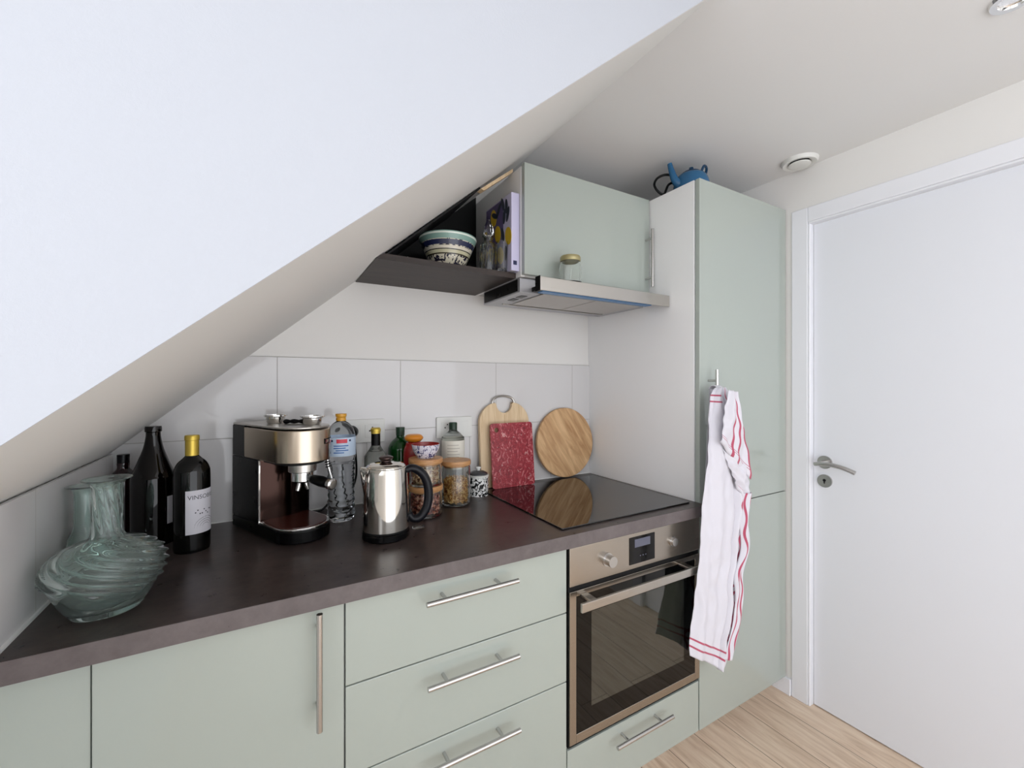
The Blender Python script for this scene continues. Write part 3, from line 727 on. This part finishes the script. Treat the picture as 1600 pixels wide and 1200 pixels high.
# short dark bottle with stopper, in the corner
t = thing('stoppered_bottle', 'dark reddish bottle with a black stopper in the tiled corner behind the vase', 'bottle'); t['_local'] = 1
bm = BM(); lathe(bm, smooth_prof([(0, .003), (.026, 0), (.031, .004), (.031, .10), (.031, .165), (.024, .185), (.0135, .198), (.013, .214), (0, .215)], 5), 40); obj('glass_body', bm, plain('ruby_black_glass', (30, 4, 8), .05, ior=1.6), t, smooth='auto')
bm = BM(); lathe(bm, [(.0132, .208), (.0135, .236), (0, .237)], 24); obj('stopper', bm, 'black', t, smooth='auto')
place(t, (-.335, 1.532, CT+.0005))

# ------------------------------------------------------------------ coffee machine
t = thing('espresso_machine', 'slim stainless steel espresso machine standing right of the wine bottle', 'coffee machine'); t['_local'] = 1
def nose(w, yb, yn, n=20):
    """plan outline: straight back, rounded nose towards -y"""
    pts = [(w, yb), (-w, yb), (-w, yn+w)]
    pts += [(-w*cos(a), yn+w-w*sin(a)) for a in [pi*k/n for k in range(1, n)]]
    return pts+[(w, yn+w)]
HW = .074
bm = BM(); prismZ(bm, nose(HW, .165, -.165), .003, .036); obj('base', bm, 'black', t, bevel=.003)
bm = BM(); prismZ(bm, nose(HW-.001, .0, -.163), .0362, .043); obj('drip_tray_rim', bm, 'chrome', t, bevel=.002)
bm = BM(); prismZ(bm, nose(HW-.007, -.005, -.156), .0432, .0445); obj('drip_tray', bm, 'coffee', t)
bm = BM(); prismZ(bm, [(-HW, .165), (-HW, .0), (HW, .0), (HW, .165)], .0362, .214); obj('column', bm, 'black', t, bevel=.002)
bm = BM(); prismZ(bm, [(-HW+.006, -.0005)]+[(-.066+.132*k/16, -.0005-.012*sin(pi*k/16)) for k in range(1, 16)]+[(HW-.006, -.0005)], .0435, .214); obj('column_front', bm, plain('dark_mirror_steel', (52, 38, 34), .14, metal=1), t, smooth='auto')
bm = BM(); box(bm, -HW, -.004, .037, -HW+.004, 0, .214); obj('edge_trim', bm, 'chrome', t)
bm = BM(); prismZ(bm, nose(HW+.001, .085, -.166), .216, .303); obj('head', bm, steel('brushed_machine_steel', (196, 182, 164), .22, (2, 2, 260), .5), t, smooth='auto', bevel=.002)
bm = BM(); prismZ(bm, [(-HW, .165), (-HW, .0855), (HW, .0855), (HW, .165)], .2145, .306); obj('rear_cover', bm, 'black', t, bevel=.003)
bm = BM(); prismZ(bm, nose(HW-.001, .164, -.164), .3062, .312); obj('top_plate', bm, 'steel', t, bevel=.002)
bm = BM(); lathe(bm, [(0, .216), (.036, .216), (.036, .186), (.033, .184), (0, .184)], 40, (0, -.098, 0)); obj('brew_head', bm, 'steel', t, smooth='auto')
bm = BM(); prismZ(bm, nose(.060, .0, -.150), .208, .2158); obj('head_underside', bm, 'blackmatte', t)
bm = BM(); lathe(bm, [(0, .184), (.029, .184), (.029, .160), (.020, .154), (0, .154)], 40, (0, -.098, 0)); pf = obj('filter_holder', bm, 'chrome', t, smooth='auto')
bm = BM()
for dx in (-.009, .009): tube(bm, spline([(dx, -.098, .155), (dx*1.2, -.098, .142), (dx*1.6, -.098, .132)], 4), .0055, 12)
obj('spout', bm, 'chrome', t, smooth='auto')
ha = radians(-80); hd = Vector((cos(ha), sin(ha), -.10)).normalized(); p0 = Vector((0, -.098, .170))
bm = BM(); tube(bm, [p0+hd*.028, p0+hd*.045, p0+hd*.075, p0+hd*.104], [.008, .0125, .015, .0135], 20); obj('filter_handle', bm, 'black', t, smooth='auto')
bm = BM(); tube(bm, [p0+hd*.1045, p0+hd*.116, p0+hd*.1195], [.0150, .0155, .011], 24); obj('handle_cap', bm, 'satin', t, smooth='auto')
bm = BM(); tube(bm, spline([(.070, -.085, .232), (.078, -.092, .205), (.080, -.095, .18), (.088, -.108, .13)], 6), .0042, 12); obj('steam_wand', bm, 'chrome', t, smooth='auto')
bm = BM()
for k in range(5): tube(bm, [(.076+.0006*k, -.090-.0012*k, .214-.007*k), (.0764+.0006*k, -.0905-.0012*k, .211-.007*k)], .0075, 12)
obj('wand_grip', bm, 'black', t, smooth='auto')
# logo oval on the front
bm = BM(); label_patch(bm, HW+.0013, .262, .276, radians(-68), radians(-15)); bmesh.ops.translate(bm, vec=(0, -.092, 0), verts=bm.verts[:]); lg = obj('badge', bm, 'black', t)
bm = BM(); label_patch(bm, HW+.0017, .2645, .2735, radians(-66), radians(-17)); bmesh.ops.translate(bm, vec=(0, -.092, 0), verts=bm.verts[:]); obj('badge_face', bm, 'chrome', t)
ARZ = radians(24.4); AL = Vector((.049, 1.413, CT+.0005)); place(t, AL, ARZ)
Rm = Matrix.Rotation(ARZ, 3, 'Z')
def on_machine(x, y, z=.3125): return AL+Rm @ Vector((x, y, z))
for lab, p in (('chrome coffee filter basket at the back on top of the espresso machine', (-.012, .03)), ('chrome coffee filter basket at the front on top of the espresso machine', (.030, -.095))):
    t = thing('filter_basket', lab, 'filter basket', group='filter baskets on the coffee machine'); t['_local'] = 1
    bm = BM(); lathe(bm, [(0, 0), (.018, 0), (.021, .003), (.022, .012), (.0275, .014), (.0275, .0165), (.0205, .0165), (.019, .004), (0, .0035)], 36); bmesh.ops.scale(bm, vec=(1.15, 1.15, 1.5), verts=bm.verts[:]); obj('basket', bm, 'chrome', t, smooth='auto')
    place(t, on_machine(*p))
bm = BM(); tube(bm, spline([(-.03, 0, .006), (0, 0, .0065), (.035, .004, .006)], 6), [.004+.003*abs(sin(k*.8)) for k in range(13)], 12)
o = obj('measuring_scoop', bm, 'black', smooth='auto'); tag(o, 'small black coffee scoop between the two filter baskets', 'scoop'); o.location = on_machine(.012, -.03); o.rotation_euler = (0, 0, ARZ-.9)

# ------------------------------------------------------------------ water bottle
t = thing('water_bottle', 'ribbed clear plastic water bottle with blue label and mustard cap', 'bottle'); t['_local'] = 1
def rib(th, r, z): return (r+(.0018*sin(z*330+1.2*sin(th*3)) if .02 < z < .185 else 0), z)
prof = [(0, .004), (.030, .0), (.038, .006), (.041, .02)]+[(.041-.002*sin(pi*(k/40)), .02+.165*k/40) for k in range(1, 40)]+[(.042, .19), (.043, .20), (.043, .26), (.042, .272), (.036, .290), (.024, .304), (.0135, .311), (.0125, .322), (0, .322)]
bm = BM(); lathe(bm, prof, 64, mod=rib); bmo = obj('bottle_body', bm, 'pet', t, smooth='auto')
bm = BM(); lathe(bm, [(0, .007), (.028, .006), (.0365, .012), (.0375, .03), (.0375, .180), (0, .180)], 48, mod=rib); w_ = obj('water', bm, 'water', t, smooth='auto')
bm = BM(); lathe(bm, [(.0146, .312), (.0150, .318), (.0135, .323), (.0165, .326), (.0165, .334), (0, .335)], 32); obj('cap', bm, 'yellowcap', t, smooth='auto')
bm = BM(); label_patch(bm, .0436, .205, .262, -pi, pi-.001, 64, .0003); obj('label', bm, 'lightblue', t)
va = atan2(-1.433, -.206)
bm = BM(); label_patch(bm, .0441, .246, .258, va-.30, va+.42, 12, .0002); obj('red_band', bm, 'labelred', t)
bm = BM()
for z, a, b in ((.236, -.5, .5), (.229, -.5, .3), (.222, -.35, .5), (.215, -.5, .2)): label_patch(bm, .0441, z, z+.0032, va+a, va+b, 10, .0002)
obj('blue_print', bm, 'labelblue', t)
for a, z in ((-.62, .25), (.62, .25), (-.9, .235), (-.8, .215)):
    bm = BM(); label_patch(bm, .0441, z, z+.006, va+a-.07, va+a+.07, 4, .0002); obj('printed_dot', bm, 'navy', t)
place(t, (.206, 1.433, CT+.0005))
# short grey canister beside it (dark base behind the water bottle)
# ------------------------------------------------------------------ kettle
t = thing('kettle', 'polished steel electric kettle with a black loop handle', 'kettle'); t['_local'] = 1
bm = BM(); lathe(bm, [(0, 0), (.060, 0), (.064, .003), (.064, .016), (.061, .019), (0, .019)], 64); obj('power_base', bm, 'black', t, smooth='auto')
bm = BM(); lathe(bm, [(0, .0195), (.060, .0195), (.062, .022), (.062, .026), (0, .0262)], 64); obj('base_ring', bm, 'blackmatte', t, smooth='auto')
prof = smooth_prof([(.0625, .0265), (.0625, .04), (.0622, .09), (.060, .14), (.0575, .182), (.0555, .194)], 5)
def spt(th, r, z):
    d = abs((th-radians(178)+pi) % (2*pi)-pi); k = max(0, 1-d/.32); q = max(0, min(1, (z-.125)/.06)); return (r+.013*k*k*(3-2*k)*q, z+.004*k*q)
bm = BM(); lathe(bm, [(0, .0265)]+prof+[(.0540, .195), (0, .195)], 96, mod=spt); obj('body', bm, 'kettle', t, smooth='auto')
bm = BM(); lathe(bm, smooth_prof([(.0535, .1955), (.0525, .199), (.044, .205), (.024, .2085), (0, .209)], 4), 64); obj('lid', bm, 'kettle', t, smooth='auto')
bm = BM(); lathe(bm, smooth_prof([(0, .2092), (.014, .210), (.015, .213), (.019, .218), (.019, .223), (.012, .226), (0, .2285)], 4), 36); obj('lid_knob', bm, plain('dark_mirror_knob', (70, 56, 54), .12, metal=.8), t, smooth='auto')
bm = BM()
hp = spline([(.056, 0, .182), (.070, 0, .186), (.090, 0, .178), (.110, 0, .155), (.120, 0, .115), (.116, 0, .072), (.098, 0, .044), (.076, 0, .040), (.062, 0, .056)], 6)
tube(bm, hp, [.0125+.0035*sin(pi*k/(len(hp)-1)) for k in range(len(hp))], 18, flat=.8); obj('handle', bm, plain('navy_black_rubber', (12, 13, 20), .38, spec=.3), t, smooth='auto')
bm = BM(); label_patch(bm, .0618, .045, .051, radians(-112), radians(-82), 8, .0006); bd = obj('badge', bm, 'blackmatte', t)
place(t, (.293, 1.213, CT+.0005), radians(-6))

# ------------------------------------------------------------------ bottles behind the kettle
t = thing('white_wine_bottle', 'clear bottle with black neck foil and gold top behind the kettle', 'bottle'); t['_local'] = 1
bm = BM(); lathe(bm, smooth_prof([(0, .004), (.033, 0), (.037, .004), (.0375, .02), (.0375, .17), (.034, .190), (.020, .212), (.0142, .226), (.0135, .24), (.0135, .278), (0, .279)], 5)+[], 48); obj('glass_body', bm, plain('smoky_bottle_glass', (200, 202, 196), .03, ior=1.3, trans=.9), t, smooth='auto')
bm = BM(); lathe(bm, [(.0146, .222), (.0146, .262), (0, .262)], 32); obj('neck_foil', bm, 'black', t, smooth='auto')
bm = BM(); lathe(bm, [(.0152, .2624), (.0152, .268), (.0164, .269), (.0164, .277), (.013, .2815), (0, .282)], 32); obj('foil_top', bm, 'gold', t, smooth='auto')
place(t, (.319, 1.462, CT+.0005))
t = thing('green_bottle', 'round-shouldered dark green glass bottle behind the kettle lid', 'bottle'); t['_local'] = 1
bm = BM(); lathe(bm, smooth_prof([(0, .003), (.036, 0), (.042, .006), (.043, .05), (.043, .18), (.040, .205), (.028, .224), (.015, .236), (.0135, .25), (0, .251)], 5), 48); obj('glass_body', bm, 'greenglass', t, smooth='auto')
bm = BM(); lathe(bm, [(.0150, .244), (.0158, .272), (0, .273)], 32); obj('cap', bm, 'greencap', t, smooth='auto')
place(t, (.420, 1.530, CT+.0005))
t = thing('red_jar', 'deep red ceramic jar with a rounded orange lid behind the wooden-lidded jars', 'jar'); t['_local'] = 1
bm = BM(); lathe(bm, smooth_prof([(0, 0), (.030, 0), (.034, .006), (.036, .10), (.035, .19), (.029, .215), (.024, .226), (0, .227)], 5), 48); obj('body', bm, 'red', t, smooth='auto')
bm = BM(); lathe(bm, smooth_prof([(0, .2275), (.020, .228), (.030, .236), (.031, .244), (.022, .252), (0, .254)], 5), 40); obj('lid', bm, 'orange', t, smooth='auto')
place(t, (.446, 1.452, CT+.0005))
t = thing('soap_bottle', 'white-labelled bottle with a dark green cap behind the pasta jar', 'bottle'); t['_local'] = 1
bm = BM(); lathe(bm, smooth_prof([(0, .003), (.038, 0), (.043, .005), (.0435, .03), (.0435, .205), (.040, .222), (.028, .238), (.017, .246), (.0135, .252), (0, .253)], 5), 48); obj('bottle_body', bm, 'frost', t, smooth='auto')
bm = BM(); label_patch(bm, .0439, .10, .212, -pi, pi-.001, 64, .0005); obj('label', bm, 'cream', t)
bm = BM()
va = atan2(-1.53, -.63)
for z, b in ((.195, .5), (.183, .6), (.172, .4), (.160, .6), (.150, .5), (.140, .6)): label_patch(bm, .0446, z, z+.002, va-.5, va+b, 10, .0002)
obj('label_print', bm, plain('faint_print', (170, 164, 150), .6), t)
bm = BM(); lathe(bm, [(.0155, .252), (.0160, .276), (.014, .279), (0, .280)], 32); obj('cap', bm, 'greencap', t, smooth='auto')
place(t, (.628, 1.541, CT+.0005))

# ------------------------------------------------------------------ jars with wooden lids
def jar(label, loc, r, h, group='glass jars with wooden lids'):
    t = thing('storage_jar', label, 'jar', group=group); t['_local'] = 1
    hl = h-.016
    bm = BM(); lathe(bm, [(0, 0), (r*.93, 0), (r, .005), (r, hl-.008), (r*.94, hl), (r*.88, hl), (r*.93, hl-.010), (r*.945, .007), (0, .005)], 56); obj('glass_body', bm, 'glass', t, smooth='auto')
    bm = BM(); lathe(bm, [(0, hl-.006), (r*.86, hl-.006), (r*.86, hl+.0005), (r*1.03, hl+.0005), (r*1.04, hl+.003), (r*1.04, h-.002), (r*1.02, h), (0, h)], 48); obj('wooden_lid', bm, 'lidwood', t, smooth='auto')
    place(t, loc)
def filling(name, label, cat, loc, r, z1, m, kind):
    bm = BM(); n = 0
    rc = r*.94-.0105; lathe(bm, [(0, .009), (rc, .009), (rc, z1-.006), (0, z1-.004)], 32)
    def piece(p):
        rot = Matrix.Rotation(random.uniform(0, 6.28), 3, 'Z') @ Matrix.Rotation(random.uniform(0, 3.1), 3, 'X')
        if kind == 'pasta':
            q = [Vector((.0035*sin(a), .0035*cos(a), .0020*a-.004)) for a in (0, 1.1, 2.2, 3.3, 4.4)]
            tube(bm, [p+rot @ v for v in q], .0016, 5)
        else:
            s = .0048 if kind == 'nuts' else .0035
            g = bmesh.ops.create_icosphere(bm, subdivisions=1, radius=s)
            for v in g['verts']: v.co = p+rot @ Vector((v.co.x*1.25, v.co.y*.9, v.co.z*.8))
    z = .013
    while z < z1:
        k = int(2*pi*r*.9/.0075)
        for i in range(k):
            a = 2*pi*i/k+random.uniform(-.2, .2); rr = r*.94-.0062
            piece(Vector((rr*cos(a), rr*sin(a), z+random.uniform(-.002, .002))))
        z += .0058
    for i in range(70):
        a = random.uniform(0, 6.28); rr = r*.82*sqrt(random.random()); piece(Vector((rr*cos(a), rr*sin(a), z1+random.uniform(-.003, .003))))
    o = obj(name, bm, m, smooth=False); o['kind'] = 'stuff'; tag(o, label, cat); o.location = loc; return o
L1 = Vector((.455, 1.352, CT+.0005))
jar('glass jar of reddish nuts with wooden lid, lower of the two stacked jars', L1, .054, .098)
filling('nuts', 'reddish brown nuts filling the lower stacked jar', 'nuts', L1, .050, .062, 'nuts', 'nuts')
L2 = L1+Vector((0, 0, .0985))
jar('glass jar of pale flakes with wooden lid, upper of the two stacked jars', L2, .053, .087)
filling('oat_flakes', 'pale brown flakes filling the upper stacked jar', 'flakes', L2, .049, .058, 'flour', 'flakes')
L3 = Vector((.592, 1.427, CT+.0005))
jar('wide glass jar of short pasta with a wooden lid beside the patterned pot', L3, .052, .155)
filling('pasta', 'dry twisted pasta half filling the wide wooden-lidded jar', 'pasta', L3, .048, .088, 'pasta', 'pasta')
# small flowered bowl on the stack
bm = BM(); lathe(bm, smooth_prof([(0, 0), (.024, 0), (.028, .004), (.037, .016), (.044, .034), (.046, .045)], 4), 56, mat=0)
lathe(bm, smooth_prof([(.046, .045), (.0435, .0455), (.041, .034), (.033, .016), (.02, .006), (0, .005)], 4), 56, mat=1)
o = obj('small_bowl', bm, ['smallbowl', 'red'], smooth='auto'); tag(o, 'small flowered white bowl, red inside, on top of the stacked jars', 'bowl'); o.location = L2+Vector((0, 0, .0875))
# black and white pot
t = thing('lidded_pot', 'small black and white scroll-painted ceramic pot with a lid', 'pot'); t['_local'] = 1
bm = BM(); lathe(bm, smooth_prof([(0, 0), (.034, 0), (.038, .004), (.0385, .03), (.0385, .062), (.036, .073), (0, .0735)], 4), 56); obj('body', bm, 'bwceramic', t, smooth='auto')
bm = BM(); lathe(bm, [(.0385, .0715), (.0400, .074), (.0400, .078), (.037, .0795), (0, .0797)], 56); obj('white_rim', bm, 'plastic', t, smooth='auto')
bm = BM(); lathe(bm, smooth_prof([(.036, .080), (.034, .085), (.022, .092), (.010, .095), (0, .0955)], 4), 48); obj('lid', bm, plain('charcoal_glaze', (58, 58, 62), .2), t, smooth='auto')
bm = BM(); lathe(bm, smooth_prof([(.007, .094), (.006, .098), (.010, .103), (.008, .108), (0, .109)], 4), 24); obj('lid_knob', bm, 'plastic', t, smooth='auto')
place(t, (.711, 1.488, CT+.0005))
# scrap beside the kettle
bm = BM(); lathe(bm, [(0, 0), (.011, .0), (.013, .002), (.013, .006), (.011, .008), (0, .008)], 20); bmesh.ops.scale(bm, vec=(1.4, .8, 1), verts=bm.verts[:])
o = obj('clear_lid', bm, 'frost', smooth='auto'); tag(o, 'small clear plastic lid lying on the worktop right of the kettle', 'lid'); o.location = (.392, 1.232, CT+.0005)

# ------------------------------------------------------------------ tea towel on the tall cupboard's handle
def interp(tab, z):
    for (z0, x0), (z1, x1) in zip(tab, tab[1:]):
        if z <= z0 and z >= z1:
            f = (z0-z)/(z0-z1); f = f*f*(3-2*f)*.5+f*.5; return x0+(x1-x0)*f
    return tab[-1][1] if z < tab[-1][0] else tab[0][1]
LT = [(1.31, 1.374), (1.298, 1.352), (1.276, 1.335), (1.18, 1.316), (1.1, 1.296), (.927, 1.276), (.798, 1.265), (.588, 1.235), (.488, 1.207), (.415, 1.199), (.3, 1.203)]
RT = [(1.31, 1.408), (1.293, 1.422), (1.181, 1.465), (1.048, 1.502), (.964, 1.518), (.846, 1.506), (.718, 1.492), (.619, 1.466), (.508, 1.448), (.401, 1.418), (.30, 1.382)]
bm = BM(); uvl = bm.loops.layers.uv.new('UVMap')
def sheet(nu, nv, pos, uv):
    g = [[bm.verts.new(pos(i/nu, j/nv)) for i in range(nu+1)] for j in range(nv+1)]
    for j in range(nv):
        for i in range(nu):
            f = bm.faces.new((g[j][i], g[j][i+1], g[j+1][i+1], g[j+1][i]))
            for lp, (a, b) in zip(f.loops, ((i, j), (i+1, j), (i+1, j+1), (i, j+1))): lp[uvl].uv = uv(a/nu, b/nv)
def main(u, v):
    zb = .432-.105*min(1, u/.85)+.010*max(0, (u-.85)/.15); z = 1.308-v*(1.308-zb)
    x0, x1 = interp(LT, z), interp(RT, z)
    x1 += .006*sin(z*38)*min(1, v*4)
    x = x0+(x1-x0)*u
    gather = max(0, 1-v*5)
    sm = min(1, v*4); y = .940-.020*sm-.008*sin(pi*u)+.005*sin(u*11+v*3)+.003*sin(v*17+u*5)+.0035*sin(u*23-v*6)*sm
    if u > .68: y += .010*sin((u-.68)*38+v*2.0)*min(1, v*5)
    y += .0022*noise.noise(Vector((u*9, v*22, .3)))*2
    y = min(y, .940-.012*sm)+gather*.003*sin(u*30)
    y -= .004
    return (x, y, z)
sheet(70, 170, main, lambda u, v: (.40+.62*u+.024*sin(v*34)+.016*sin(v*61), v if v > .9 or u < .5 else max(v, .1)))
def quadmap(a, b, c_, d_, amp, yo):
    """a b top-left/right, c_ d_ bottom-left/right in (x,z)"""
    def f(u, v):
        x = (a[0]*(1-u)+b[0]*u)*(1-v)+(c_[0]*(1-u)+d_[0]*u)*v; z = (a[1]*(1-u)+b[1]*u)*(1-v)+(c_[1]*(1-u)+d_[1]*u)*v
        y = yo-.012*sin(pi*u)*sin(pi*min(1, v*1.2))+amp*sin(u*14+v*4)+.002*sin(v*25)+.003*noise.noise(Vector((u*6, v*7, yo*90)))
        if v > .93: y += .006*(v-.93)/.07
        return (x, y, z)
    return f
# flap folded over from the right, hems showing their stripes
sheet(30, 34, quadmap((1.372, 1.300), (1.424, 1.292), (1.325, 1.125), (1.500, .978), .0050, .888), lambda u, v: (.91+(u-.35)*.25, .30+.74*v))
sheet(24, 26, quadmap((1.350, 1.110), (1.510, 1.035), (1.425, .975), (1.500, .880), .0045, .900), lambda u, v: (.30+.5*u, .35+.70*v))
# narrow gathered fold down the right edge
def edge(u, v):
    z = .93-.56*v; x1 = interp(RT, z)+.004*sin(v*23); x = x1-.040+.046*u-.008*sin(v*15)
    return (x, .902-.010*sin(pi*u)+.004*sin(u*8+v*6), z)
sheet(14, 80, edge, lambda u, v: (.888+.11*u+.010*sin(v*30), .5))
# back layer over the bar
def back(u, v):
    z = 1.302-v*.30; return (1.378+.034*u+(.05*(u-.5))*v, .9655+.004*sin(u*12), z)
sheet(24, 20, back, lambda u, v: (.3+.4*u, .2+.3*v))
def over(u, v):
    a = pi*v; return (1.376+.034*u, .9555-.0+.0125*-cos(a)*-1 if False else .9530-.0160*cos(a)*1.0, 1.302+.012*sin(a)*(1 if True else 0)+.001*sin(u*20))
sheet(14, 10, over, lambda u, v: (.4, .3))
tw = obj('tea_towel', bm, 'towel', smooth=True)
so = tw.modifiers.new('thick', 'SOLIDIFY'); so.thickness = .0014; so.offset = 0
tag(tw, 'white linen tea towel with red stripes hanging from the tall cupboard handle', 'towel')
